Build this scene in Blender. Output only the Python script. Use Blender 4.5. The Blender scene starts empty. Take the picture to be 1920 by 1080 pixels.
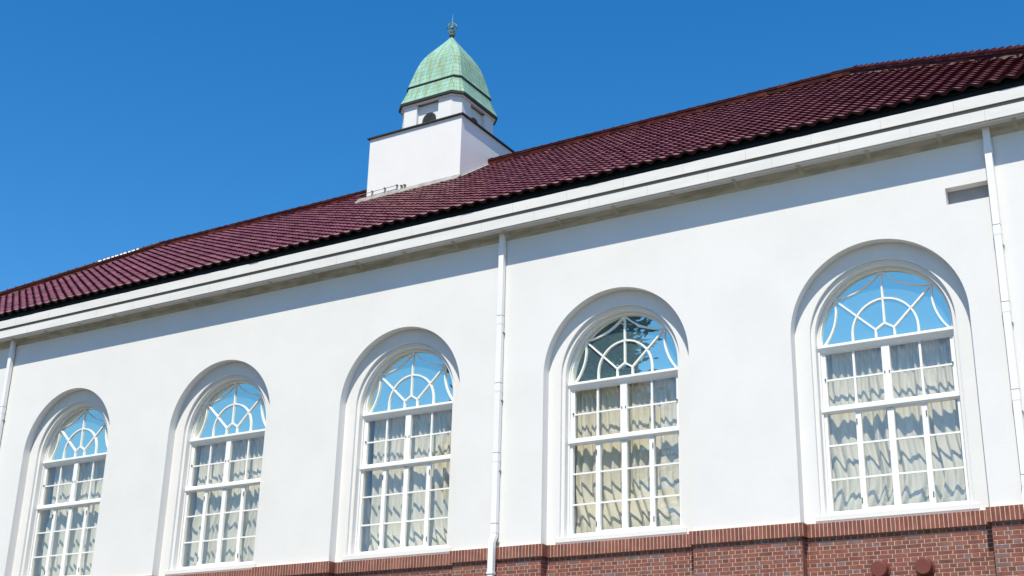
import bpy, bmesh, math, random
import numpy as np
from mathutils import Matrix, Vector
random.seed(7)
rng = np.random.default_rng(7)

# ------------------------------------------------------------------ camera, sky, sun, exposure
scn = bpy.context.scene
C = scn.collection
CAM = Vector((24.1698, -20.2487, -4.1938))
hd, pt, rl = 0.5580, 0.3609, -0.0252
Mr = (Matrix.Rotation(hd, 3, 'Z') @ Matrix.Rotation(pt, 3, 'X') @ Matrix.Rotation(rl, 3, 'Y'))
right, fwd, up = Mr.col[0], Mr.col[1], Mr.col[2]
cm = bpy.data.cameras.new('camera')
cam = bpy.data.objects.new('camera', cm)
C.objects.link(cam)
cam.matrix_world = Matrix(((right.x, up.x, -fwd.x, CAM.x), (right.y, up.y, -fwd.y, CAM.y),
                           (right.z, up.z, -fwd.z, CAM.z), (0, 0, 0, 1)))
cm.sensor_width = 36
cm.lens = 2502.6 / 1920 * 36
cm.clip_start = 0.1
cm.clip_end = 3000
scn.camera = cam

SUN = Vector((0.052, -0.19, 0.302)).normalized()
el = math.asin(SUN.z)
az = math.atan2(SUN.x, SUN.y)
w = bpy.data.worlds.new('World')
scn.world = w
w.use_nodes = True
nt = w.node_tree
bg = nt.nodes['Background']
sk = nt.nodes.new('ShaderNodeTexSky')
sk.sky_type = 'NISHITA'
sk.sun_disc = False
sk.sun_elevation = el
sk.sun_rotation = az
sk.altitude = 0
sk.air_density = 1.0
sk.dust_density = 0.2
sk.ozone_density = 3.0
hs = nt.nodes.new('ShaderNodeHueSaturation')
hs.inputs['Saturation'].default_value = 1.38
nt.links.new(sk.outputs[0], hs.inputs['Color'])
nt.links.new(hs.outputs[0], bg.inputs[0])
bg.inputs[1].default_value = 0.15
sl = bpy.data.lights.new('sun', 'SUN')
sl.energy = 5.0
sl.angle = math.radians(0.5)
sl.color = (1.0, 0.915, 0.755)
so = bpy.data.objects.new('sun', sl)
C.objects.link(so)
so.rotation_euler = (-SUN).to_track_quat('-Z', 'Y').to_euler()
so.location = (6, -20, 30)
scn.view_settings.view_transform = 'Standard'
scn.view_settings.look = 'None'
scn.view_settings.gamma = 1
scn.view_settings.exposure = 0.25

GZ = -5.8      # ground level
P = 4.6447     # window pitch
NW = 5
YW = -0.43     # wall face
YR = -0.24     # face at the back of the arched recess
X0, X1 = -10.33, 22.85
Y1B = 11.63

# ------------------------------------------------------------------ helpers
def tagp(o, label=None, cat=None, group=None, kind=None):
    if label: o['label'] = label
    if cat: o['category'] = cat
    if group: o['group'] = group
    if kind: o['kind'] = kind
    return o

class MB:
    def __init__(s):
        s.v = []; s.f = []; s.t = []; s.uv = []; s.mi = []; s.cm = 0
    def face(s, pts, tone=0.5, uv=None):
        i = len(s.v); s.v += [tuple(p) for p in pts]
        s.f.append(tuple(range(i, i + len(pts)))); s.t.append(tone); s.mi.append(s.cm)
        s.uv.append(uv if uv else [(0, 0)] * len(pts))
    def box(s, x0, x1, y0, y1, z0, z1, tone=0.5, skip=''):
        a = [(x0, y0, z0), (x1, y0, z0), (x1, y1, z0), (x0, y1, z0), (x0, y0, z1), (x1, y0, z1), (x1, y1, z1), (x0, y1, z1)]
        for n, q in (('b', (3, 2, 1, 0)), ('t', (4, 5, 6, 7)), ('f', (0, 1, 5, 4)), ('r', (1, 2, 6, 5)), ('k', (2, 3, 7, 6)), ('l', (3, 0, 4, 7))):
            if n not in skip: s.face([a[i] for i in q], tone)
    def prism(s, poly, x0, x1, caps=True, tone=.5):
        # poly of (y, z) extruded along x
        n = len(poly)
        for i in range(n):
            (ya, za), (yb, zb) = poly[i], poly[(i + 1) % n]
            s.face([(x0, ya, za), (x1, ya, za), (x1, yb, zb), (x0, yb, zb)], tone)
        if caps:
            s.face([(x1, y, z) for y, z in poly], tone); s.face([(x0, y, z) for y, z in reversed(poly)], tone)
    def bar(s, path, hw, y0, y1):
        # rectangular bar along a polyline in the xz plane
        n = len(path); L = []; R = []
        for i in range(n):
            a = Vector(path[max(i - 1, 0)]); b = Vector(path[min(i + 1, n - 1)])
            d = (b - a).normalized(); nr = Vector((-d.y, d.x)); k = 1.0
            if 0 < i < n - 1:
                d1 = (Vector(path[i]) - a).normalized(); k = 1 / max(0.5, nr.dot(Vector((-d1.y, d1.x))))
            p = Vector(path[i]); L.append(p + nr * hw * k); R.append(p - nr * hw * k)
        for i in range(n - 1):
            a, b, c, d = L[i], L[i + 1], R[i + 1], R[i]
            s.face([(a.x, y0, a.y), (b.x, y0, b.y), (c.x, y0, c.y), (d.x, y0, d.y)])
            s.face([(a.x, y0, a.y), (a.x, y1, a.y), (b.x, y1, b.y), (b.x, y0, b.y)])
            s.face([(d.x, y0, d.y), (c.x, y0, c.y), (c.x, y1, c.y), (d.x, y1, d.y)])
        for a, d in ((L[0], R[0]), (L[-1], R[-1])):
            s.face([(a.x, y0, a.y), (d.x, y0, d.y), (d.x, y1, d.y), (a.x, y1, a.y)])
    def cyl(s, p0, p1, r0, r1=None, n=12, caps=True, tone=.5):
        r1 = r0 if r1 is None else r1
        a = Vector(p0); b = Vector(p1); d = (b - a).normalized()
        u = d.orthogonal().normalized(); v = d.cross(u)
        A = [a + (u * math.cos(2 * math.pi * i / n) + v * math.sin(2 * math.pi * i / n)) * r0 for i in range(n)]
        B = [b + (u * math.cos(2 * math.pi * i / n) + v * math.sin(2 * math.pi * i / n)) * r1 for i in range(n)]
        for i in range(n):
            j = (i + 1) % n; s.face([A[i], A[j], B[j], B[i]], tone)
        if caps:
            s.face(A[::-1], tone); s.face(B, tone)
    def torus(s, c, R, r, axis='z', n=28, m=8):
        c = Vector(c)
        def pt(i, j):
            t = 2 * math.pi * i / n; p = 2 * math.pi * j / m
            a = (R + r * math.cos(p)) * math.cos(t); b = (R + r * math.cos(p)) * math.sin(t); h = r * math.sin(p)
            return c + Vector({'z': (a, b, h), 'x': (h, a, b), 'y': (a, h, b)}[axis]) if isinstance(axis, str) else \
                c + Matrix.Rotation(axis, 3, 'Z') @ Vector((a, h, b))
        for i in range(n):
            for j in range(m):
                s.face([pt(i, j), pt(i + 1, j), pt(i + 1, j + 1), pt(i, j + 1)])
    def lathe(s, prof, c, n=16):
        cx, cy = c
        for (r0, z0), (r1, z1) in zip(prof, prof[1:]):
            for i in range(n):
                t0 = 2 * math.pi * i / n; t1 = 2 * math.pi * (i + 1) / n
                s.face([(cx + r0 * math.cos(t0), cy + r0 * math.sin(t0), z0), (cx + r0 * math.cos(t1), cy + r0 * math.sin(t1), z0),
                        (cx + r1 * math.cos(t1), cy + r1 * math.sin(t1), z1), (cx + r1 * math.cos(t0), cy + r1 * math.sin(t0), z1)])
    def build(s, name, mat, parent=None, merge=False, smooth=False, tone=False, uv=False, mat2=None):
        me = bpy.data.meshes.new(name)
        me.from_pydata([tuple(q) for q in s.v], [], s.f)
        if tone:
            at = me.attributes.new('tone', 'FLOAT', 'FACE'); at.data.foreach_set('value', s.t)
        if uv:
            ul = me.uv_layers.new(name='UVMap')
            ul.data.foreach_set('uv', [c for f in s.uv for p in f for c in p])
        if merge or smooth:
            bm = bmesh.new(); bm.from_mesh(me)
            bmesh.ops.remove_doubles(bm, verts=bm.verts, dist=1e-4)
            bmesh.ops.recalc_face_normals(bm, faces=bm.faces)
            bm.to_mesh(me); bm.free()
        if smooth:
            me.polygons.foreach_set('use_smooth', [True] * len(me.polygons))
            try: me.set_sharp_from_angle(angle=math.radians(35))
            except Exception: pass
        me.materials.append(mat)
        if mat2:
            for m_ in (mat2 if isinstance(mat2, list) else [mat2]): me.materials.append(m_)
            me.polygons.foreach_set('material_index', s.mi)
        o = bpy.data.objects.new(name, me); C.objects.link(o)
        if parent: o.parent = parent
        return o

def arch_path(R, zc, zb, n=64):
    pts = [(-R, zb)]
    pts += [(-R * math.cos(math.pi * i / n), zc + R * math.sin(math.pi * i / n)) for i in range(n + 1)]
    pts.append((R, zb))
    return pts

def arch_strips(mb, prof, zb, xc=0):
    # prof: list of (R, y, zc)
    for (Ra, ya, ca), (Rb, yb, cb) in zip(prof, prof[1:]):
        A = arch_path(Ra, ca, zb); B = arch_path(Rb, cb, zb)
        for i in range(len(A) - 1):
            mb.face([(xc + A[i][0], ya, A[i][1]), (xc + A[i + 1][0], ya, A[i + 1][1]), (xc + B[i + 1][0], yb, B[i + 1][1]), (xc + B[i][0], yb, B[i][1])])

# ------------------------------------------------------------------ materials
def mat(name, col, rough=0.6, spec=0.3, var=0.0, scale=3.0, bump=0.0, bscale=40, stretch=(1, 1, 1), metal=0.0, col2=None):
    m = bpy.data.materials.new(name); m.use_nodes = True
    n = m.node_tree.nodes; l = m.node_tree.links; b = n['Principled BSDF']
    b.inputs['Roughness'].default_value = rough
    b.inputs['Specular IOR Level'].default_value = spec
    b.inputs['Metallic'].default_value = metal
    b.inputs['Base Color'].default_value = (*col, 1)
    tc = n.new('ShaderNodeTexCoord'); mp = n.new('ShaderNodeMapping'); mp.inputs['Scale'].default_value = stretch
    l.new(tc.outputs['Object'], mp.inputs[0])
    if var or col2:
        nz = n.new('ShaderNodeTexNoise'); nz.inputs['Scale'].default_value = scale; nz.inputs['Detail'].default_value = 6
        l.new(mp.outputs[0], nz.inputs['Vector'])
        cr = n.new('ShaderNodeValToRGB'); cr.color_ramp.elements[0].position = .35; cr.color_ramp.elements[1].position = .65
        c2 = col2 or tuple(c * (1 - var) for c in col)
        cr.color_ramp.elements[0].color = (*c2, 1); cr.color_ramp.elements[1].color = (*col, 1)
        l.new(nz.outputs[0], cr.inputs[0]); l.new(cr.outputs[0], b.inputs['Base Color'])
    if bump:
        nb = n.new('ShaderNodeTexNoise'); nb.inputs['Scale'].default_value = bscale; nb.inputs['Detail'].default_value = 5
        l.new(mp.outputs[0], nb.inputs['Vector'])
        bp = n.new('ShaderNodeBump'); bp.inputs['Strength'].default_value = bump; bp.inputs['Distance'].default_value = .01
        l.new(nb.outputs[0], bp.inputs['Height']); l.new(bp.outputs[0], b.inputs['Normal'])
    return m

def ramp_mat(name, stops, rough=.7, spec=.3, dirt=0.2, dscale=5, bump=.3, bscale=60):
    # colour from the per-face 'tone' attribute
    m = bpy.data.materials.new(name); m.use_nodes = True
    n = m.node_tree.nodes; l = m.node_tree.links; b = n['Principled BSDF']
    b.inputs['Roughness'].default_value = rough; b.inputs['Specular IOR Level'].default_value = spec
    at = n.new('ShaderNodeAttribute'); at.attribute_name = 'tone'
    cr = n.new('ShaderNodeValToRGB')
    while len(cr.color_ramp.elements) < len(stops): cr.color_ramp.elements.new(.5)
    for e, (p, c) in zip(cr.color_ramp.elements, stops): e.position = p; e.color = (*c, 1)
    l.new(at.outputs['Fac'], cr.inputs[0])
    tc = n.new('ShaderNodeTexCoord')
    nz = n.new('ShaderNodeTexNoise'); nz.inputs['Scale'].default_value = dscale; nz.inputs['Detail'].default_value = 8
    l.new(tc.outputs['Object'], nz.inputs['Vector'])
    mr = n.new('ShaderNodeMapRange'); mr.inputs[1].default_value = .35; mr.inputs[2].default_value = .7
    mr.inputs[3].default_value = 1.0; mr.inputs[4].default_value = 1 - dirt
    l.new(nz.outputs[0], mr.inputs[0])
    mx = n.new('ShaderNodeVectorMath'); mx.operation = 'SCALE'
    l.new(cr.outputs[0], mx.inputs[0]); l.new(mr.outputs[0], mx.inputs['Scale']); l.new(mx.outputs[0], b.inputs['Base Color'])
    nb = n.new('ShaderNodeTexNoise'); nb.inputs['Scale'].default_value = bscale; nb.inputs['Detail'].default_value = 4
    l.new(tc.outputs['Object'], nb.inputs['Vector'])
    bp = n.new('ShaderNodeBump'); bp.inputs['Strength'].default_value = bump; bp.inputs['Distance'].default_value = .005
    l.new(nb.outputs[0], bp.inputs['Height']); l.new(bp.outputs[0], b.inputs['Normal'])
    return m

def plaster_mat():
    m = mat('white_plaster', (.80, .80, .795), rough=.85, spec=.15, bump=.0)
    n = m.node_tree.nodes; l = m.node_tree.links; b = n['Principled BSDF']
    tc = n.new('ShaderNodeTexCoord')
    # faint ghost of the masonry under the paint and a little weathering
    sp = n.new('ShaderNodeSeparateXYZ'); cb = n.new('ShaderNodeCombineXYZ')
    l.new(tc.outputs['Object'], sp.inputs[0]); l.new(sp.outputs[0], cb.inputs[0]); l.new(sp.outputs[2], cb.inputs[1])
    br = n.new('ShaderNodeTexBrick'); br.inputs['Scale'].default_value = 1
    br.inputs['Brick Width'].default_value = .222; br.inputs['Row Height'].default_value = .0635; br.inputs['Mortar Size'].default_value = .012
    br.inputs['Color1'].default_value = (.97, .97, .97, 1); br.inputs['Color2'].default_value = (1, 1, 1, 1); br.inputs['Mortar'].default_value = (.9, .9, .9, 1)
    br.inputs['Mortar Smooth'].default_value = .6
    l.new(cb.outputs[0], br.inputs['Vector'])
    n1 = n.new('ShaderNodeTexNoise'); n1.inputs['Scale'].default_value = .9; n1.inputs['Detail'].default_value = 8; n1.inputs['Roughness'].default_value = .65
    l.new(tc.outputs['Object'], n1.inputs['Vector'])
    cr = n.new('ShaderNodeValToRGB'); cr.color_ramp.elements[0].position = .3; cr.color_ramp.elements[1].position = .6
    cr.color_ramp.elements[0].color = (.68, .68, .672, 1); cr.color_ramp.elements[1].color = (.715, .715, .71, 1)
    l.new(n1.outputs[0], cr.inputs[0]); l.new(cr.outputs[0], b.inputs['Base Color'])
    n2 = n.new('ShaderNodeTexNoise'); n2.inputs['Scale'].default_value = 55; n2.inputs['Detail'].default_value = 6
    l.new(tc.outputs['Object'], n2.inputs['Vector'])
    ad = n.new('ShaderNodeMath'); ad.operation = 'MULTIPLY_ADD'; ad.inputs[1].default_value = .5
    l.new(n2.outputs[0], ad.inputs[0]); l.new(br.outputs['Color'], ad.inputs[2])
    bp = n.new('ShaderNodeBump'); bp.inputs['Strength'].default_value = .2; bp.inputs['Distance'].default_value = .01
    l.new(ad.outputs[0], bp.inputs['Height']); l.new(bp.outputs[0], b.inputs['Normal'])
    return m

def copper_mat():
    m = bpy.data.materials.new('green_copper'); m.use_nodes = True
    n = m.node_tree.nodes; l = m.node_tree.links; b = n['Principled BSDF']
    b.inputs['Roughness'].default_value = .6; b.inputs['Specular IOR Level'].default_value = .35
    tc = n.new('ShaderNodeTexCoord')
    br = n.new('ShaderNodeTexBrick'); br.inputs['Scale'].default_value = 1; br.offset = .5
    br.inputs['Brick Width'].default_value = .36; br.inputs['Row Height'].default_value = .15; br.inputs['Mortar Size'].default_value = .006
    br.inputs['Color1'].default_value = (1, 1, 1, 1); br.inputs['Color2'].default_value = (.8, .86, .84, 1); br.inputs['Mortar'].default_value = (.42, .5, .45, 1)
    l.new(tc.outputs['UV'], br.inputs['Vector'])
    mp = n.new('ShaderNodeMapping'); mp.inputs['Scale'].default_value = (9, .7, 1); l.new(tc.outputs['UV'], mp.inputs[0])
    nz = n.new('ShaderNodeTexNoise'); nz.inputs['Scale'].default_value = 1.4; nz.inputs['Detail'].default_value = 7; nz.inputs['Roughness'].default_value = .6
    l.new(mp.outputs[0], nz.inputs['Vector'])
    cr = n.new('ShaderNodeValToRGB'); e = cr.color_ramp.elements
    e[0].position = .32; e[0].color = (.14, .19, .13, 1); e[1].position = .72; e[1].color = (.38, .54, .47, 1)
    x = e.new(.42); x.color = (.27, .37, .23, 1); x = e.new(.52); x.color = (.25, .45, .36, 1)
    l.new(nz.outputs[0], cr.inputs[0])
    mx = n.new('ShaderNodeMix'); mx.data_type = 'RGBA'; mx.blend_type = 'MULTIPLY'; mx.inputs[0].default_value = 1
    l.new(cr.outputs[0], mx.inputs[6]); l.new(br.outputs['Color'], mx.inputs[7]); l.new(mx.outputs[2], b.inputs['Base Color'])
    bp = n.new('ShaderNodeBump'); bp.inputs['Strength'].default_value = .5; bp.inputs['Distance'].default_value = .01
    l.new(br.outputs['Color'], bp.inputs['Height']); l.new(bp.outputs[0], b.inputs['Normal'])
    return m

def glass_mat(name, base, gain, tint, sky_lift=0):
    m = bpy.data.materials.new(name); m.use_nodes = True
    n = m.node_tree.nodes; l = m.node_tree.links
    for q in list(n): n.remove(q)
    out = n.new('ShaderNodeOutputMaterial'); mix = n.new('ShaderNodeMixShader')
    tr = n.new('ShaderNodeBsdfTransparent'); tr.inputs[0].default_value = (.975, .975, .965, 1)
    gl = n.new('ShaderNodeBsdfGlossy'); gl.inputs['Roughness'].default_value = 0.0; gl.inputs[0].default_value = (*tint, 1)
    lw = n.new('ShaderNodeLayerWeight'); lw.inputs[0].default_value = .5
    fr = n.new('ShaderNodeMath'); fr.operation = 'POWER'; fr.inputs[1].default_value = 3.5
    l.new(lw.outputs['Facing'], fr.inputs[0])
    ma = n.new('ShaderNodeMath'); ma.operation = 'MULTIPLY_ADD'; ma.use_clamp = True
    ma.inputs[1].default_value = gain; ma.inputs[2].default_value = base
    l.new(fr.outputs[0], ma.inputs[0]); l.new(ma.outputs[0], mix.inputs[0])
    l.new(tr.outputs[0], mix.inputs[1]); l.new(gl.outputs[0], mix.inputs[2]); l.new(mix.outputs[0], out.inputs[0])
    if sky_lift:
        df = n.new('ShaderNodeBsdfDiffuse'); df.inputs[0].default_value = (.42, .76, .95, 1)  # pale blue diffuse mixed in to lift the reflected sky colour
        m2 = n.new('ShaderNodeMixShader'); m2.inputs[0].default_value = sky_lift
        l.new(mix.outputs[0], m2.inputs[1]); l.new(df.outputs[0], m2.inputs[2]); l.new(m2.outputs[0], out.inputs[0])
    tc = n.new('ShaderNodeTexCoord'); nz = n.new('ShaderNodeTexNoise'); nz.inputs['Scale'].default_value = 1.3
    l.new(tc.outputs['Object'], nz.inputs['Vector'])
    bp = n.new('ShaderNodeBump'); bp.inputs['Strength'].default_value = .03; bp.inputs['Distance'].default_value = .05
    l.new(nz.outputs[0], bp.inputs['Height']); l.new(bp.outputs[0], gl.inputs['Normal'])
    return m

M_pl = plaster_mat()
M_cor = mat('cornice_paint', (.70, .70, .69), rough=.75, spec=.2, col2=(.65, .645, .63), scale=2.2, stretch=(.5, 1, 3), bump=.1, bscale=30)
M_wood = mat('white_gloss_paint', (.84, .84, .83), rough=.35, spec=.4, var=.05, scale=6, bump=.04, bscale=25)
M_pipe = mat('pipe_paint', (.82, .82, .83), rough=.35, spec=.45, var=.06, scale=4, stretch=(1, 1, .3))
M_fan = glass_mat('mirroring_glass', .86, .12, (1.0, .97, .76), sky_lift=.115)
M_gl = glass_mat('clear_glass', .115, .8, (.9, .98, 1.0), sky_lift=.012)
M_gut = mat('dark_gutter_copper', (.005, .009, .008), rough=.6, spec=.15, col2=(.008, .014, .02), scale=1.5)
M_cap = mat('dark_copper', (.035, .03, .028), rough=.6, spec=.3, col2=(.02, .035, .03), scale=4)
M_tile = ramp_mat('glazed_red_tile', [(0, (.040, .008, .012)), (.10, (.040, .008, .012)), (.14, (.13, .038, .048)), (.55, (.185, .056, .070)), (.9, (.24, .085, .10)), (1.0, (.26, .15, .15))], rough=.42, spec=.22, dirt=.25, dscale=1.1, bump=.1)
M_ridge = ramp_mat('ridge_tile', [(0, (.03, .006, .006)), (.6, (.075, .013, .010)), (1, (.13, .045, .035))], rough=.6, spec=.12, dirt=.4, dscale=6)
M_mort = mat('mortar', (.66, .46, .37), rough=.95, spec=.1, var=.2, scale=12, bump=.4)
M_brick = ramp_mat('red_brick', [(0, (.17, .075, .06)), (.2, (.20, .078, .06)), (.5, (.25, .090, .070)), (.75, (.27, .110, .075)), (.92, (.21, .11, .10)), (1, (.21, .14, .14))], rough=.8, spec=.25, dirt=.3, dscale=9, bump=.6)
M_cop = copper_mat()
M_bed = mat('weathered_mortar_bed', (.15, .115, .095), rough=.95, spec=.05, var=.5, scale=9, bump=.4)
M_fin = mat('pale_copper', (.24, .42, .42), rough=.5, spec=.4, col2=(.08, .16, .15), scale=14)
M_vent = mat('brown_painted_metal', (.17, .048, .035), rough=.5, spec=.35, var=.12, scale=5)
M_louv = mat('grey_louvre', (.34, .35, .36), rough=.6, var=.2)
M_flash = mat('flashing_metal', (.33, .31, .28), rough=.6, spec=.3, var=.35, scale=6)
M_cable = mat('cable_conduit', (.22, .23, .21), rough=.5, var=.3, scale=20)
M_dark = mat('dark_metal', (.09, .09, .09), rough=.5)
M_cur = mat('cream_curtain', (.65, .63, .53), rough=.95, spec=.05, var=.08, scale=5, stretch=(8, 8, .6), bump=.2, bscale=120)
M_ground = mat('paving', (.17, .16, .13), rough=.95, spec=.1, var=.25, scale=.6, bump=.3, bscale=8)
M_bark = mat('bark', (.10, .065, .045), rough=.95, var=.4, scale=5, bump=.6)
M_leaf = ramp_mat('foliage', [(0, (.03, .06, .03)), (.5, (.05, .10, .045)), (1, (.08, .13, .06))], rough=.6, dirt=.2)

# ------------------------------------------------------------------ ground
g = MB(); g.face([(-1500, -1500, GZ), (1500, -1500, GZ), (1500, 1500, GZ), (-1500, 1500, GZ)])
tagp(g.build('ground', M_ground), kind='structure')

# ------------------------------------------------------------------ the building
B = bpy.data.objects.new('building', None); C.objects.link(B); B.location = (0, 0, 0)
tagp(B, 'long white plastered building with red brick base, dark red tiled roof and green domed turret', 'building')

RO, ZO_ = 1.42, 2.825
zb = -0.21
NX0, NX1, NZ0, NZ1 = 19.815, 20.55, 4.60, 4.885
wall = MB()
xs = {X0, X1, NX0, NX1}
for k in range(NW):
    for x, z in arch_path(RO, ZO_, zb): xs.add(round(k * P + x, 5))
xs = sorted(xs)
def low(x):
    for k in range(NW):
        d = abs(x - k * P)
        if d < RO - 1e-4: return ZO_ + math.sqrt(RO * RO - d * d)
    return None
ZT = 5.70
for a, b in zip(xs, xs[1:]):
    if b - a < 1e-6: continue
    m = (a + b) / 2; l = low(m)
    if l is None: la = lb = zb + .01
    else: la = low(a) or ZO_; lb = low(b) or ZO_
    if NX0 - 1e-6 < m < NX1:
        wall.face([(a, YW, la), (b, YW, lb), (b, YW, NZ0), (a, YW, NZ0)])
        wall.face([(a, YW, NZ1), (b, YW, NZ1), (b, YW, ZT), (a, YW, ZT)])
    else:
        wall.face([(a, YW, la), (b, YW, lb), (b, YW, ZT), (a, YW, ZT)])
ND = YW + .18
pan = MB(); pan.box(NX0 + .004, NX1 - .004, ND - .012, ND, NZ0 + .002, NZ1 - .004)  # panel added so its grey deepens the shade inside the niche
pan.build('niche_shade', mat('niche_shade_grey', (.30, .31, .33), rough=.8, var=.15), B)
wall.face([(NX0, YW, NZ1), (NX1, YW, NZ1), (NX1, ND, NZ1), (NX0, ND, NZ1)])
wall.face([(NX0, YW, NZ0), (NX0, ND, NZ0), (NX1, ND, NZ0), (NX1, YW, NZ0)])
wall.face([(NX0, YW, NZ0), (NX0, YW, NZ1), (NX0, ND, NZ1), (NX0, ND, NZ0)])
wall.face([(NX1, YW, NZ0), (NX1, ND, NZ0), (NX1, ND, NZ1), (NX1, YW, NZ1)])
prof = [(RO, YW, ZO_), (RO, YR, ZO_), (1.165, YR, 2.815), (1.165, -.185, 2.815), (1.10, -.185, 2.805), (1.10, -.075, 2.80), (1.068, -.075, 2.80), (1.068, .10, 2.80), (1.07, .42, 2.80)]
for k in range(NW):
    arch_strips(wall, prof, zb, k * P)
    wall.face([(k * P - 1.165, YR, zb), (k * P + 1.165, YR, zb), (k * P + 1.165, YR, -.1), (k * P - 1.165, YR, -.1)])
# side, back walls
wall.face([(X1, YW, GZ), (X1, Y1B, GZ), (X1, Y1B, ZT), (X1, YW, ZT)])
wall.face([(X0, Y1B, GZ), (X0, YW, GZ), (X0, YW, ZT), (X0, Y1B, ZT)])
wall.face([(X1, Y1B, GZ), (X0, Y1B, GZ), (X0, Y1B, ZT), (X1, Y1B, ZT)])
wall.build('plaster_wall', M_pl, B)

# brick base: mortar body + individual bricks (English bond), soldier course on top
body = MB(); bricks = MB(); sold = MB(); sbody = MB()
CH = .0635
def panel(xa, xb, y):
    body.face([(xa, y, GZ), (xb, y, GZ), (xb, y, -.42), (xa, y, -.42)])
    z = -.425 - .0535; r = 0
    while z > GZ:
        L = .2115 if r % 2 else .1
        x = xa - (.056 if r % 2 == 0 else 0) + (0 if r % 4 < 2 else 0)
        while x < xb - .012:
            a = max(x, xa + .001); b = min(x + L - .0, xb - .001)
            if b - a > .015:
                t = min(1, max(0, rng.normal(.5, .3)))
                if rng.random() < .05: t = 1.0
                j = rng.uniform(-.0015, .0015)
                bricks.box(a, b, y - .004 + j * .5, y, z, z + .0525, t, skip='k')
            x += L + .0105
        z -= CH; r += 1
def soldiers(xa, xb, y):
    f = y - .052
    sbody.box(xa, xb, f - .0015, y + .0, -.415, -.205, skip='k')
    n = max(1, round((xb - xa) / .0655)); p = (xb - xa) / n
    for i in range(n):
        t = min(.95, max(.05, rng.normal(.38, .24)))
        sold.box(xa + i * p + .0055, xa + (i + 1) * p - .0055, f - .004, f + .004, -.414, -.207 + rng.uniform(-.001, .001), t)
segs = [(X0, -RO)] + [(k * P + RO, (k + 1) * P - RO) for k in range(NW - 1)] + [((NW - 1) * P + RO, X1)]
for a, b in segs:
    panel(a, b, YW); soldiers(a - .052, b + .052, YW)
for k in range(NW):
    a, b = k * P - RO, k * P + RO
    panel(a, b, YR); soldiers(a + .052, b - .052, YR)
    for x, sg in ((a, 1), (b, -1)):
        body.face([(x, YW, GZ), (x, YR, GZ), (x, YR, -.42), (x, YW, -.42)])
        z = -.425 - .0535; r = 0
        while z > GZ:
            cuts = ((YW + .0, YR - .004),) if r % 2 else ((YW, YW + .102), (YW + .112, YR - .004))
            for ya, yb_ in cuts:
                x2 = x + sg * .006
                bricks.box(min(x, x2), max(x, x2), ya + .001, yb_, z, z + .0525, min(1, max(0, rng.normal(.45, .2))))
            z -= CH; r += 1
        x2 = x + sg * .052
        for q in range(3):
            ya = YW - .052 + .066 * q
            sold.box(min(x + sg * .0, x2 + sg * .004), max(x, x2 + sg * .004), ya + .0045, ya + .0615, -.414, -.207, min(.95, max(.05, rng.normal(.4, .2))))
bb = bricks.build('brick_base', M_brick, B, tone=True)
body.build('mortar_joints', M_mort, bb)
sc = sold.build('soldier_course', M_brick, B, tone=True)
sbody.build('mortar_joints', M_mort, sc)

# cornice ----------------------------------------------------------------
EX0, EX1 = X0 - .42, X1 + .42
cp = [(-.43, 5.60), (-.445, 5.655), (-.49, 5.70), (-.56, 5.735), (-.66, 5.75), (-.745, 5.75), (-.745, 5.70), (-.783, 5.70), (-.783, 5.722), (-.793, 5.722), (-.793, 5.713), (-.82, 5.713),
      (-.82, 5.896), (-.80, 5.896), (-.80, 5.9505), (-.852, 5.9505), (-.852, 6.145), (-.835, 6.155), (-.40, 6.155), (-.40, 5.60)]
co = MB()
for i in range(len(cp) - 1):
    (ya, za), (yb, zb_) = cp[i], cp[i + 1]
    co.cm = 1 if 12 <= i <= 14 else 2 if i < 3 else 0  # channel faces take a darker colour for the shadow under the upper fascia
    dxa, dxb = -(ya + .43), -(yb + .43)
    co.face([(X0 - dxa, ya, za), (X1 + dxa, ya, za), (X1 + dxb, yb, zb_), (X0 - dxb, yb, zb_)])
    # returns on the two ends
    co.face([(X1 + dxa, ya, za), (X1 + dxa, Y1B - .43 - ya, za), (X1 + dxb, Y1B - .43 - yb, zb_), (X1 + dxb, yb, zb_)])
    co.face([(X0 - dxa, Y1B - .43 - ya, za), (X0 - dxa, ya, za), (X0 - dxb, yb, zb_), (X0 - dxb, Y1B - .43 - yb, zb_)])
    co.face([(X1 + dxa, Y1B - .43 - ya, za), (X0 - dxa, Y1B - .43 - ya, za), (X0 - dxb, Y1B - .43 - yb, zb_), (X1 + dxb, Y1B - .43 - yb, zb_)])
jt = co; co.cm = 3
x = X0 + .3
while x < X1:
    jt.box(x - .0035, x + .0035, -.8538, -.850, 5.952, 6.144)
    jt.box(x + .45 - .0035, x + .45 + .0035, -.8218, -.818, 5.715, 5.894)
    x += P / 4
cor = co.build('cornice', M_cor, B, mat2=[mat('channel_shade', (.33, .32, .30), rough=.9), mat('shaded_stained_soffit', (.50, .465, .40), rough=.9, col2=(.33, .315, .25), scale=3, stretch=(1, 4, 4)), mat('joint_sealant', (.50, .49, .47), rough=.9)])  # soffit by the wall carries painted occlusion shade along with staining
M_rib = mat('rib_paint', (.54, .51, .45), rough=.9, col2=(.42, .40, .34), scale=6)  # ribs toned a little lighter than the soffit around them
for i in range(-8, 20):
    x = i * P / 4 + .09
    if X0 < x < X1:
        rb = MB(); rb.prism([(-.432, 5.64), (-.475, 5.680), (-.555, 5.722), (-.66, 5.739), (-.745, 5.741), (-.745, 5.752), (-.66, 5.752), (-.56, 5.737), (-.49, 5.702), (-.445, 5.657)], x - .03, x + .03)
        rb.build('soffit_rib', M_rib, cor)

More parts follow.
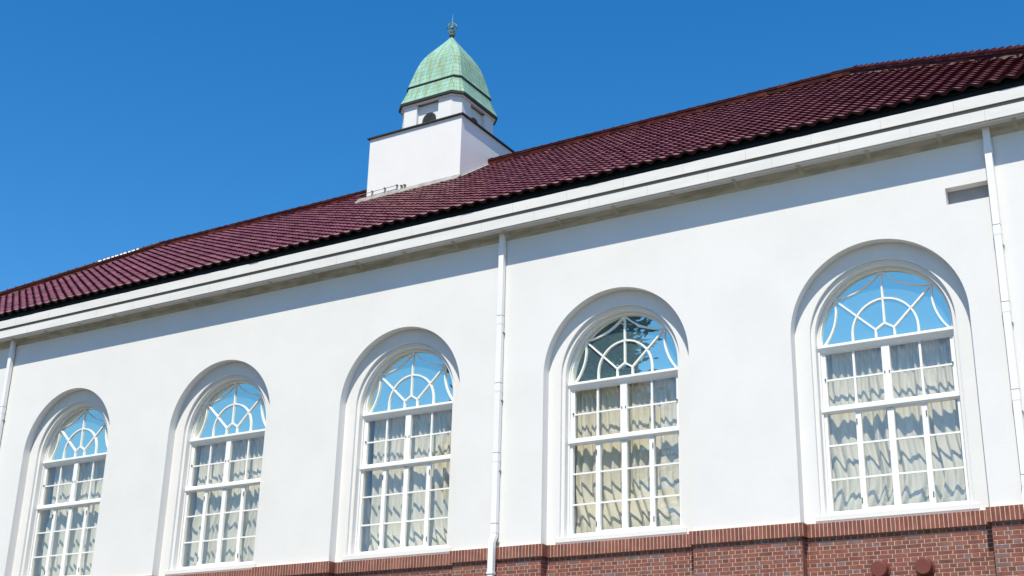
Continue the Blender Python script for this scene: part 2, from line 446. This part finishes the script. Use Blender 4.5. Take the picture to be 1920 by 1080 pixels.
gt = MB()
gp = [(-.80, 6.150), (-.835, 6.165), (-.845, 6.20), (-.845, 6.285), (-.835, 6.295), (-.72, 6.295), (-.70, 6.15)]
for (ya, za), (yb, zb_) in zip(gp, gp[1:]):
    dxa, dxb = -(ya + .43), -(yb + .43)
    gt.face([(X0 - dxa, ya, za), (X1 + dxa, ya, za), (X1 + dxb, yb, zb_), (X0 - dxb, yb, zb_)])
    gt.face([(X1 + dxa, ya, za), (X1 + dxa, Y1B - .43 - ya, za), (X1 + dxb, Y1B - .43 - yb, zb_), (X1 + dxb, yb, zb_)])
    gt.face([(X0 - dxa, Y1B - .43 - ya, za), (X0 - dxa, ya, za), (X0 - dxb, yb, zb_), (X0 - dxb, Y1B - .43 - yb, zb_)])
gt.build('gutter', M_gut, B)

# roof -------------------------------------------------------------------
TW, TE, SL = .27, .238, .692
cosr = 1 / math.sqrt(1 + SL * SL)
YE, ZE = -.93, 6.275
YRG = 5.60
RUN = YRG - YE
EXa, EXb = -10.85, 23.35
def tiles(L, run, org, ud, sd, phase=0.0):
    """scalloped tile field; org = eave corner, ud = along the eave, sd = inward"""
    prof_t = [0.0, .10, .22, .34, .46, .58, .70, .85]
    prof_h = [0.000, .013, .026, .031, .026, .013, .002, -.003]
    ncol = int(L / TW) + 2; nrow = int(run / (TE * cosr)) + 1
    us = []; hh = []
    for c in range(ncol):
        for t, h in zip(prof_t, prof_h): us.append((c + t) * TW + phase - TW); hh.append(h)
    us = np.array(us); hh = np.array(hh); nu = len(us); k = len(prof_t)
    rows = []
    ct = rng.uniform(0, 1, (nrow, ncol))
    V = []; 
    for r in range(nrow):
        s0 = r * TE * cosr; s1 = min(run, (r + 1) * TE * cosr)
        jit = np.repeat(rng.normal(0, .0018, ncol), k)
        lip = .031 if r else .031
        js = np.repeat(rng.normal(0, .003, ncol), k)
        thick = np.interp(hh, [-.003, .013, .031], [.050, .038, .030])
        for kind in range(3):
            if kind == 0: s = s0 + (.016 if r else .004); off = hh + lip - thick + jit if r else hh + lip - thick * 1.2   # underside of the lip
            elif kind == 1: s = s0; off = hh + lip + jit
            else: s = s1 + .01; off = hh + .002 + jit
            ss = s + (js if kind < 2 else 0) * np.ones(nu)
            # offset measured along the roof normal
            nz = cosr; nn = SL * cosr
            V.append(np.stack([us, ss - off * nn, ss * SL + off * nz], 1))
    V = np.concatenate(V)
    F = []; T = []
    for r in range(nrow):
        for kind in (0, 1):
            a = (r * 3 + kind) * nu; b = a + nu
            for i in range(nu - 1):
                F.append((a + i, a + i + 1, b + i + 1, b + i)); T.append(.02 if kind == 0 else (.18 + float(ct[r, i // k]) * .72 if r else .97))  # lip faces get a near-black tone, shade painted under each tile edge
    org = np.array(org); ud = np.array(ud); sd = np.array(sd)
    W = org + V[:, 0:1] * ud + V[:, 1:2] * sd + V[:, 2:3] * np.array([0, 0, 1.0])
    me = bpy.data.meshes.new('roof')
    me.from_pydata(W.tolist(), [], F)
    at = me.attributes.new('tone', 'FLOAT', 'FACE'); at.data.foreach_set('value', T)
    bm = bmesh.new(); bm.from_mesh(me)
    for co_, sg in ((org, 1), (org + ud * L, -1)):
        nrm = Vector(ud * sg) - Vector(sd)
        geo = bm.verts[:] + bm.edges[:] + bm.faces[:]
        bmesh.ops.bisect_plane(bm, geom=geo, plane_co=Vector(co_), plane_no=nrm, clear_inner=True)
    geo = bm.verts[:] + bm.edges[:] + bm.faces[:]
    bmesh.ops.bisect_plane(bm, geom=geo, plane_co=Vector(org + sd * run), plane_no=Vector(sd), clear_outer=True)
    bm.to_mesh(me); bm.free()
    me.polygons.foreach_set('use_smooth', [True] * len(me.polygons))
    try: me.set_sharp_from_angle(angle=math.radians(40))
    except Exception: pass
    return me
YBE = 2 * YRG - YE
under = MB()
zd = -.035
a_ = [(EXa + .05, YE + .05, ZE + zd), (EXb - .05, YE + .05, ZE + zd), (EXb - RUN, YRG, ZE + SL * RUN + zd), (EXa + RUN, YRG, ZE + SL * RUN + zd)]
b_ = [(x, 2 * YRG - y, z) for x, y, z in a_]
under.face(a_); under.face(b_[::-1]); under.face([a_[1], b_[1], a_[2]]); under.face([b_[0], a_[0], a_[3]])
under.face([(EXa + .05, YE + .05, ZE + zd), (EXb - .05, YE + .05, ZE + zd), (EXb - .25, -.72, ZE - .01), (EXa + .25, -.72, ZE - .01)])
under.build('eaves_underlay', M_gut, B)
L1 = EXb - EXa
slopes = [(L1, (EXa, YE, ZE), (1, 0, 0), (0, 1, 0)), (YBE - YE, (EXb, YE, ZE), (0, 1, 0), (-1, 0, 0)),
          (L1, (EXb, YBE, ZE), (-1, 0, 0), (0, -1, 0)), (YBE - YE, (EXa, YBE, ZE), (0, -1, 0), (1, 0, 0))]
roof = None
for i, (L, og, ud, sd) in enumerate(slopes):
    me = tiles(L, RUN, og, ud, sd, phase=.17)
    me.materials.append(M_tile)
    o = bpy.data.objects.new('roof' if i == 0 else 'roof_slope', me); C.objects.link(o)
    if i == 0: roof = o; o.parent = B
    else: o.parent = roof

def cap_run(p0, p1, name, stack=.10):
    """ridge: a stack of flat tiles with round caps on top"""
    a = Vector(p0); b = Vector(p1); d = b - a; L = d.length; d.normalize()
    side = d.cross(Vector((0, 0, 1))).normalized(); upv = side.cross(d)
    mb = MB()
    def q(s, x, h): return a + d * s + side * x + upv * h
    def slab(s0, s1, w_, h0, h1, t):
        pts = [q(s0, -w_, h0), q(s0, w_, h0), q(s0, w_, h1), q(s0, -w_, h1), q(s1, -w_, h0), q(s1, w_, h0), q(s1, w_, h1), q(s1, -w_, h1)]
        for f in ((0, 1, 2, 3), (5, 4, 7, 6), (1, 5, 6, 2), (4, 0, 3, 7), (3, 2, 6, 7), (0, 4, 5, 1)): mb.face([pts[i] for i in f], t)
    n = int(L / .25); p = L / n
    for lay, (w_, h0, h1) in enumerate(((.15, -.08, .02), (.165, .02, .045), (.14, .045, .062), (.15, .062, .085))):
        for i in range(n):
            slab(i * p + .002, (i + 1) * p - .002, w_ + rng.uniform(-.003, .003), h0, h1, float(rng.uniform(0, .8)))
    for i in range(n):
        s0, s1 = i * p, (i + 1) * p + .02
        t = float(rng.uniform(.2, .9))
        m = 8
        for s_a, s_b, r in ((s0, s0 + .045, .088), (s0 + .045, s1, .074)):
            A = [q(s_a, -r * math.cos(math.pi * j / m), .085 + r * .95 * math.sin(math.pi * j / m)) for j in range(m + 1)]
            Bq = [q(s_b, -r * math.cos(math.pi * j / m), .085 + r * .95 * math.sin(math.pi * j / m)) for j in range(m + 1)]
            for j in range(m): mb.face([A[j], A[j + 1], Bq[j + 1], Bq[j]], t)
            mb.face(A, t); mb.face(Bq[::-1], t)
        c = q(s0 + .02, 0, .085 + .088 * .95)
        mb.cyl(c - upv * .01, c + upv * .022, .012, .009, n=6, tone=1.0)
    o = mb.build(name, M_ridge, roof, tone=True)
    if name == 'ridge_cap': return o
    mo = MB()
    for sd_ in (-1, 1):
        mo = MB()
        m_ = int(L / .09); prev = None
        for i in range(m_ + 1):
            wv = .165 + rng.uniform(-.02, .03)
            cur = (q(L * i / m_, sd_ * .13, .0), q(L * i / m_, sd_ * wv, -.10))
            if prev: mo.face([prev[0], cur[0], cur[1], prev[1]])
            prev = cur
        mo.build('mortar_bed', M_bed, o)
    return o
ZR = ZE + SL * RUN
RXa, RXb = EXa + RUN, EXb - RUN
BX0, BX1 = 4.45, 7.31
cap_run((RXa, YRG, ZR + .03), (BX0, YRG, ZR + .03), 'ridge_cap')
cap_run((BX1, YRG, ZR + .03), (RXb, YRG, ZR + .03), 'ridge_cap')
for xa, xe in ((RXa, EXa), (RXb, EXb)):
    for ye in (YE, YBE):
        cap_run((xa, YRG, ZR + .03), (xe, ye, ZE + .05), 'hip_cap')

# sun glint on the glazed caps of the upper left hip, modelled as pale caps
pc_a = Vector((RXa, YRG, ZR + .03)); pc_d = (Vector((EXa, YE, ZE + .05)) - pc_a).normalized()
M_glint = mat('glint_cap', (.78, .76, .74), rough=.4, spec=.4, var=.1)
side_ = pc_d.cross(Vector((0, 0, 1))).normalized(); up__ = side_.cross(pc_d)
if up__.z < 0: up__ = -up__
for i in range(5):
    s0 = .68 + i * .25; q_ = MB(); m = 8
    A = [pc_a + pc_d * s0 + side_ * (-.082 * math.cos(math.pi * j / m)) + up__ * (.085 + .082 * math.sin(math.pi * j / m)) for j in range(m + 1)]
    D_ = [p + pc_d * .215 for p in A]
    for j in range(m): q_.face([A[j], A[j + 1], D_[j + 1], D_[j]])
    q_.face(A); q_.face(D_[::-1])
    q_.build('glint_hip_cap', M_glint, roof)

# windows ----------------------------------------------------------------
def arc3(a, b, sag, n=12):
    a = Vector(a); b = Vector(b); m = (a + b) / 2; d = b - a; nr = Vector((-d.y, d.x)).normalized()
    c = m + nr * sag
    out = []
    for i in range(n + 1):
        t = i / n; out.append(tuple(a * (1 - t) ** 2 + (2 * c - m) * 2 * t * (1 - t) * 1.0 + b * t * t if False else a * (1 - t) ** 2 + (m + nr * 2 * sag) * 2 * t * (1 - t) + b * t * t))
    return out
ZF0 = 2.70
fr = MB()
arch_strips(fr, [(1.068, -.045, 2.80), (1.045, -.045, 2.80), (1.045, .03, 2.80)], -.02)
for sx in (-1, 1):
    a, b = sorted((sx * 1.022, sx * 1.066)); fr.box(a, b, -.044, .03, -.04, 1.58)
    a, b = sorted((sx * .995, sx * 1.064)); fr.box(a, b, -.030, .03, 1.68, 2.60)
fr.box(-1.066, 1.066, -.052, .03, -.075, .004)
fr.prism([(-.085, 1.585), (-.095, 1.60), (-.095, 1.655), (-.075, 1.68), (.03, 1.68), (.03, 1.575), (-.06, 1.575)], -1.09, 1.09)
fr.prism([(-.10, 2.655), (-.11, 2.665), (-.11, 2.70), (-.09, 2.712), (.03, 2.712), (.03, 2.59), (-.045, 2.59), (-.06, 2.615)], -1.09, 1.09)
frame_me = None
trc = MB()
hb = .0125
def tb(path, hw=.014): trc.bar(path, hw, -.022, .012)
tb([(-.15, ZF0), (-.15, 2.878), (0, 2.972), (.15, 2.878), (.15, ZF0)])
tb([(0, 2.972), (0, 3.845)])
for s in (-1, 1):
    tb([(s * .15, 2.878), (s * .79, 3.49)])
    tb(arc3((0, 3.85), (s * .79, 3.49), -s * .085))
    tb(arc3((s * .79, 3.49), (s * 1.03, ZF0), -s * .10))
tb([(-.53, ZF0)] + [(-.53 * math.cos(math.pi * i / 24), 2.84 + .545 * math.sin(math.pi * i / 24)) for i in range(25)] + [(.53, ZF0)])
sash = MB()
for c in (-.539, .524): sash.box(c - .018, c + .018, -.022, .012, 1.68, 2.60)
sash.box(-.077, .053, -.048, .012, 1.68, 2.60)
sash.box(-.016, -.008, -.052, -.047, 1.69, 2.59)
sash.box(-.995, .995, -.0205, .0105, 2.122, 2.148)
for a, b in ((-.995, -.077), (.053, .995)):
    sash.box(a, b, -.024, .012, 2.575, 2.592); sash.box(a, b, -.024, .012, 1.678, 1.695)
for c in (-.518, .518): sash.box(c - .043, c + .043, -.044, .012, .0, 1.58)
sash.box(-.058, .044, -.040, .012, .03, 1.56)
for z in (1.057, .512): sash.box(-1.022, 1.022, -.0205, .0105, z - .014, z + .014)
sash.box(-.475, .475, -.040, .012, 1.552, 1.582); sash.box(-.475, .475, -.040, .012, .0, .032)
hgs = []
for c in (-.545, .545):
    for z in (.14, 1.40):
        q = MB(); q.box(c - .008, c + .008, -.056, -.044, z - .045, z + .045); hgs.append((q, 'hinge'))
for c in (-1.015, -.045, .03, 1.01):
    q = MB(); q.box(c - .008, c + .008, -.056, -.030, 2.125, 2.165); hgs.append((q, 'catch'))
sill = MB()
sill.box(-1.235, 1.235, -.262, -.05, -.165, -.095)
sill.prism([(-.2605, -.095), (-.05, -.06), (-.05, -.095)], -1.2345, 1.2345)
sill.box(-1.164, 1.164, -.236, -.05, -.205, -.165)
gf = MB(); gp_ = arch_path(1.05, 2.80, 2.66, 40)
gf.face([(x, .004, z) for x, z in gp_])
gl_ = MB(); gl_.face([(-1.03, .004, -.01), (1.03, .004, -.01), (1.03, .004, 2.64), (-1.03, .004, 2.64)])
wobj = None
def add(me_o, name, parent, loc):
    o = bpy.data.objects.new(name, me_o.data); C.objects.link(o); o.parent = parent
    return o
protos = None
for k in range(NW):
    if k == 0:
        wf = fr.build('window', M_wood, B, merge=True)
        kids = [trc.build('fanlight_tracery', M_wood, wf, merge=True), sash.build('sash', M_wood, wf), *[q.build(nm, M_dark, wf) for q, nm in hgs],
                sill.build('sill', M_pl, wf), gf.build('fanlight_glass', M_fan, wf), gl_.build('glass', M_gl, wf)]
        first = wf
    else:
        wf = first.copy(); C.objects.link(wf); wf.parent = B; wf.location = (k * P, 0, 0)
        for c in kids:
            d = c.copy(); C.objects.link(d); d.parent = wf

# curtains (each hangs inside its window) --------------------------------
def curtain(k, xa, xb, seed, label):
    r = random.Random(seed)
    nx, nz = 260, 40
    ph = [r.uniform(0, 6.28) for _ in range(8)]
    def folds(w0, w1):
        # irregular pleats: random widths and depths
        px_, py_ = [-1.4], [0.0]; sg = 1
        while px_[-1] < 1.4:
            px_.append(px_[-1] + r.uniform(w0, w1)); py_.append(sg * r.uniform(.25, 1.25)); sg = -sg
        return px_, py_
    U = folds(.040, .075); Lo = folds(.04, .14); Lf = folds(.03, .07)
    def ev(F, x):
        X, Y = F
        i = min(max(int(np.searchsorted(X, x)), 1), len(X) - 1)
        u = (x - X[i - 1]) / (X[i] - X[i - 1]); u = min(max(u, 0), 1); u = u * u * (3 - 2 * u)
        return Y[i - 1] * (1 - u) + Y[i] * u
    def y(x, z):
        t = max(0, min(1, (2.65 - z) / 2.65))
        wu = max(0.0, 1 - t * 1.7)
        xs_ = x + .13 * t * math.sin(1.9 * z + ph[4]) + .03 * math.sin(5 * z + ph[7]) + .02 * math.sin(3.1 * x + 1.3 * z + ph[5])
        return .168 + .042 * wu * ev(U, x) + (1 - wu) * (.053 * ev(Lo, xs_) + .010 * ev(Lf, xs_)) + .012 * math.sin(1.3 * x + ph[6])
    mb = MB(); v = []; f = []
    for j in range(nz + 1):
        z = 2.68 - (2.68 + .12) * j / nz
        for i in range(nx + 1):
            x = xa + (xb - xa) * i / nx
            x += .012 * math.sin(2 * z + ph[7] + x * 4)
            v.append((x, y(x, z), z))
    for j in range(nz):
        for i in range(nx):
            a = j * (nx + 1) + i; f.append((a, a + 1, a + nx + 2, a + nx + 1))
    me = bpy.data.meshes.new('curtain'); me.from_pydata(v, [], f); me.materials.append(M_cur)
    me.polygons.foreach_set('use_smooth', [True] * len(f))
    o = bpy.data.objects.new('curtain', me); C.objects.link(o); o.location = (k * P, 0, 0)
    sm = o.modifiers.new('thickness', 'SOLIDIFY'); sm.thickness = .003; sm.offset = 1
    tagp(o, label, 'curtain', 'curtains hanging inside the arched windows')
curtain(0, -.93, 1.12, 3, 'cream curtain inside the arched window nearest the left edge of the photo')
curtain(1, -1.00, 1.12, 14, 'cream curtain inside the second arched window from the left')
curtain(2, -.95, 1.12, 25, 'cream curtain with a dark gap, in the arched window left of the middle downpipe')
curtain(3, -1.05, 1.12, 36, 'cream curtain inside the arched window whose fanlight mirrors a dark tree')
curtain(4, -1.13, 1.15, 47, 'cream curtain inside the largest, rightmost window, above two round brown vents')

# downpipes --------------------------------------------------------------
def downpipe(x, zs, lowoff=True, label=None):
    w2, f, bk = .053, -.548, -.462
    p = MB()
    p.box(x - w2, x + w2, f, bk, .0, 5.75)
    # offset round the projecting soldier course
    q = .075
    A = [(x - w2, f, .0), (x + w2, f, .0), (x + w2, bk, .0), (x - w2, bk, .0)]
    Bq = [(a, b - q, c - .13) for a, b, c in A]
    for i in range(4): p.face([A[i], A[(i + 1) % 4], Bq[(i + 1) % 4], Bq[i]][::-1])
    p.box(x - w2, x + w2, f - q, bk - q, GZ, -.13)
    o = p.build('downpipe', M_pipe, B)
    if label: o['label'] = label
    m = o.modifiers.new('bev', 'BEVEL'); m.width = .012; m.segments = 2
    c = MB(); c.box(x - w2 - .012, x + w2 + .012, f - .012, bk + .012, 5.30, 5.335); c.box(x - w2 - .005, x + w2 + .005, f - .005, bk + .005, 5.335, 5.43)
    c.build('collar', M_pipe, o)
    for z in zs:
        c = MB(); c.box(x - w2 - .003, x + w2 + .003, f - .003, bk + .003, z - .16, z)
        c.cm = 1; c.box(x - w2 - .0045, x + w2 + .0045, f - .0045, bk + .0045, z, z + .009)
        c.build('joint_sleeve', M_pipe, o, mat2=M_cable)
        c = MB(); c.box(x - w2 - .010, x + w2 + .010, bk - .035, YW, z - .34, z - .31)
        c.build('bracket', M_cable, o)
    c = MB(); c.box(x - w2 - .014, x + w2 + .014, f - q - .014, bk - q + .014, -.68, -.655); c.build('collar', M_pipe, o)
downpipe(-.5 * P, [4.07, 2.77, 1.47, .2])
downpipe(2.5 * P, [4.07, 2.77, 1.47, .2])
downpipe(20.545, [4.07, 2.82, 1.46, .2])

# round vent hoods on the brick panel below the last window ---------------
for x in (18.31, 18.965):
    v = MB(); v.cyl((x, YR - .17, -.972), (x, YR - .01, -.972), .118, n=40)
    o = v.build('vent_cap', M_vent, B, merge=True, smooth=True)
    o['label'] = 'round brown vent cap on the brick wall'
    m = o.modifiers.new('bev', 'BEVEL'); m.width = .008; m.segments = 2
    v = MB(); v.cyl((x, YR - .035, -.972), (x, YR - .004, -.972), .135, n=40); v.build('collar', M_vent, o)

# ------------------------------------------------------------------ turret
XC, YC = 5.88, 5.633
BY0, BY1 = 4.2, 7.066
ZTB = 11.595
tw = MB(); tw.box(BX0, BX1, BY0, BY1, 9.0, ZTB)
T = tw.build('turret', M_pl, B); T['label'] = 'square white turret with green copper dome'
c = MB(); c.box(BX0 - .06, BX1 + .06, BY0 - .06, BY1 + .06, ZTB, ZTB + .034); c.box(BX0 - .035, BX1 + .035, BY0 - .035, BY1 + .035, ZTB + .034, ZTB + .05)
c.build('coping', M_cap, T)
def octo(a, ch): return [(-(a - ch), -a), (a - ch, -a), (a, -(a - ch)), (a, a - ch), (a - ch, a), (-(a - ch), a), (-a, a - ch), (-a, -(a - ch))]
def octsurf(mb, levels):
    vv = 0
    for (a0, c0, z0), (a1, c1, z1) in zip(levels, levels[1:]):
        P0, P1 = octo(a0, c0), octo(a1, c1)
        dv = math.hypot(a1 - a0, z1 - z0)
        for i in range(8):
            j = (i + 1) % 8
            l0 = math.dist(P0[i], P0[j]) / 2; l1 = math.dist(P1[i], P1[j]) / 2; uo = i * 1.37 + .9
            mb.face([(XC + P0[i][0], YC + P0[i][1], z0), (XC + P0[j][0], YC + P0[j][1], z0), (XC + P1[j][0], YC + P1[j][1], z1), (XC + P1[i][0], YC + P1[i][1], z1)],
                    uv=[(uo - l0, vv), (uo + l0, vv), (uo + l1, vv + dv), (uo - l1, vv + dv)])
        vv += dv
A_, CH_ = .945, .20
lan = MB()
rw, rd = .34, .10
octc = octo(A_, CH_)
z0, z1 = ZTB + .04, 12.55
for i in range(8):
    a = Vector(octc[i]); b = Vector(octc[(i + 1) % 8]); d = (b - a).normalized(); nn = Vector((d.y, -d.x)); L = (b - a).length
    def w3(s, dep, z): q = a + d * s - nn * dep; return (XC + q.x, YC + q.y, z)
    if i % 2:
        lan.face([w3(0, 0, z0), w3(L, 0, z0), w3(L, 0, z1), w3(0, 0, z1)])
    else:
        m = L / 2
        for s0, s1, dp in ((0, m - rw, 0), (m - rw, m + rw, rd), (m + rw, L, 0)):
            lan.face([w3(s0, dp, z0), w3(s1, dp, z0), w3(s1, dp, z1), w3(s0, dp, z1)])
        for s in (m - rw, m + rw): lan.face([w3(s, 0, z0), w3(s, rd, z0), w3(s, rd, z1), w3(s, 0, z1)])
octsurf(lan, [(A_ - .001, CH_, 12.545), (A_ + .03, CH_ + .01, 12.550), (A_ + .032, CH_ + .01, 12.575), (A_ + .055, CH_ + .02, 12.587), (.3, .1, 12.588)])
lan.build('lantern', M_pl, T, merge=False)
for (dx, dy) in ((0, -1), (1, 0), (0, 1), (-1, 0)):
    lv = MB(); r = .22; zc = 12.08
    def p3(u, dep, z):
        e = A_ - rd + dep
        return (XC + dx * e - dy * u, YC + dy * e + dx * u, z)
    pts = arch_path(r, zc, 11.80, 14)
    lv.face([p3(u, .004, z) for u, z in pts])
    o = lv.build('louvre', mat('louvre_shade', (.26, .27, .29), rough=.8), T)
    sl_ = MB(); z = 11.82
    while z < zc + r - .02:
        hw = r if z < zc else math.sqrt(max(0, r * r - (z - zc) ** 2))
        sl_.face([p3(-hw, .008, z + .03), p3(hw, .008, z + .03), p3(hw, .05, z), p3(-hw, .05, z)])
        z += .05
    sl_.build('louvre_slat', M_louv, o)
rim = MB()
octsurf(rim, [(A_ + .05, CH_ + .02, 12.5885), (1.04, .235, 12.588), (1.045, .24, 12.60), (1.045, .24, 12.665), (1.0, .23, 12.69)])
rim.build('eaves_rim', M_cap, T)
dm = MB()
octsurf(dm, [(1.04, .238, 12.667), (1.03, .235, 12.70), (.985, .215, 12.80), (.935, .19, 12.93), (.89, .165, 13.06), (.85, .15, 13.19)])
octsurf(dm, [(.872, .15, 13.215), (.872, .15, 13.235), (.845, .145, 13.33), (.815, .14, 13.45), (.775, .14, 13.6), (.728, .14, 13.8), (.665, .14, 14.0), (.625, .14, 14.1), (.575, .138, 14.2), (.51, .133, 14.31), (.44, .125, 14.42),
             (.345, .11, 14.55), (.235, .085, 14.7), (.155, .06, 14.81), (.085, .034, 14.91), (.045, .018, 14.98)])
dome = dm.build('dome', M_cop, T, uv=True)
dome['label'] = 'weathered green copper dome'
bd = MB(); octsurf(bd, [(.84, .149, 13.185), (.88, .152, 13.19), (.88, .152, 13.216), (.84, .149, 13.217)])  # dark ring standing in for the shadow line under the dome base
bd.build('shadow_band', M_cap, dome)if False else bd.build('shadow_band', M_cap, T)
fn = MB()
fn.lathe([(.045, 14.96), (.06, 14.97), (.062, 15.04), (.045, 15.045)], (XC, YC))
fn.build('finial_base', M_cap, T, merge=True, smooth=True)
fn = MB()
fn.lathe([(.04, 15.04), (.085, 15.06), (.085, 15.08), (.05, 15.09), (.095, 15.115), (.095, 15.13), (.055, 15.14), (.10, 15.165), (.10, 15.175), (.03, 15.19), (.028, 15.24), (.06, 15.28), (.06, 15.32), (.02, 15.36), (.02, 15.43), (.035, 15.45), (.014, 15.47), (.008, 15.6), (.002, 15.76)], (XC, YC))
for aa in (0.2, 1.25, 2.3): fn.torus((XC, YC, 15.30), .135, .011, axis=aa)
fn.torus((XC, YC, 15.30), .135, .011)
fn.build('finial', M_fin, T, merge=True, smooth=True)

# flashing at the turret foot and the conduit on its front
fl = MB()
def zroof(y): return ZE + SL * (y - YE)
zf = zroof(BY0) + .05
fl.prism([(BY0 - .16, zroof(BY0 - .16) + .075), (BY0 - .004, zf + .085), (BY0 - .004, zf + .03), (BY0 - .16, zroof(BY0 - .16) + .05)], BX0 - .25, BX1 + .06)
for xs_, xe_ in ((BX1 + .003, BX1 + .06), (BX0 - .06, BX0 - .003)):
    n = 24
    for i in range(n):
        ya = BY0 + (YRG - .16 - BY0) * i / n; yb_ = BY0 + (YRG - .16 - BY0) * (i + 1) / n
        fl.face([(xs_, ya, zroof(ya) + .08), (xe_, ya, zroof(ya) + .06), (xe_, yb_, zroof(yb_) + .06), (xs_, yb_, zroof(yb_) + .08)])
fl.build('flashing', M_flash, T)
cb_ = MB(); zc_ = zf + .18; yc_ = BY0 - .05
cb_.cyl((BX0 - .30, yc_, zc_ - .02), (BX0 + .98, yc_, zc_ + .0), .008, n=6)
cb_.cyl((BX0 + .98, yc_, zc_), (BX0 + .98, yc_, zf + .02), .008, n=6)
for xx in (BX0 + .2, BX0 + .6, BX0 + .98):
    q = MB(); q.cyl((xx, yc_, zf + .04), (xx, yc_, zc_ + .03), .007, n=6); q.box(xx - .02, xx + .02, yc_ - .012, BY0 - .001, zc_ + .0, zc_ + .022); q.build('conduit_bracket', M_cable, T)
for xx in (BX0 + 1.12, BX0 + 1.22):
    q = MB(); q.cyl((xx, yc_, zf + .05), (xx, yc_, zc_ - .02), .008, n=6); q.box(xx - .03, xx + .03, yc_ - .012, BY0 - .001, zc_ - .05, zc_ - .025); q.build('conduit_bracket', M_cable, T)
cb_.build('cable_conduit', M_cable, T)

# ------------------------------------------------------------------ tree mirrored in the fourth window
def tree(x, y, h, rad, label):
    t = bpy.data.objects.new('evergreen_tree', None); C.objects.link(t); t.location = (x, y, GZ)
    tagp(t, label, 'tree')
    tr = MB(); pts = [(0, 0, -.1), (.1, .05, h * .3), (.02, .1, h * .6), (.08, 0, h * .96)]
    rr = [.32, .24, .15, .03]
    for i in range(3): tr.cyl(pts[i], pts[i + 1], rr[i], rr[i + 1], n=10, caps=(i == 0))
    cr = MB()
    for b in range(380):
        f = rng.uniform(.22, 1) ; z = h * (.22 + .76 * (f - .22) / .78)
        a = rng.uniform(0, 6.28); L = rad * (1.12 - ((f - .3) / .75) ** 2) * rng.uniform(.65, 1.08) if f > .3 else rad * .9
        L = max(L, .5)
        d = Vector((math.cos(a), math.sin(a), rng.uniform(-.05, .45)))
        p0 = Vector((.05, .03, z)); p1 = p0 + d * L
        if b % 2 == 0: tr.cyl(p0, p1, .05, .012, n=5, caps=False)
        for q in range(110):
            s = rng.uniform(.2, 1.0) ** .7
            c = p0 + d * L * s + Vector(rng.normal(0, .17 + .12 * s, 3)) + Vector((0, 0, -.25 * s * s))
            u = (d + Vector(rng.normal(0, .6, 3))).normalized(); v = u.cross(Vector(rng.normal(0, 1, 3))).normalized()
            a_, b_ = rng.uniform(.12, .30), rng.uniform(.045, .09)
            cr.face([c - u * a_, c + v * b_, c + u * a_, c - v * b_], float(rng.uniform(0, 1)))
    tr.build('trunk', M_bark, t, merge=True, smooth=True); cr.build('crown', M_leaf, t, tone=True)
tree(3.75, -15.0, 22.0, 3.3, 'tall dark evergreen tree standing across from the building, mirrored in one fanlight')
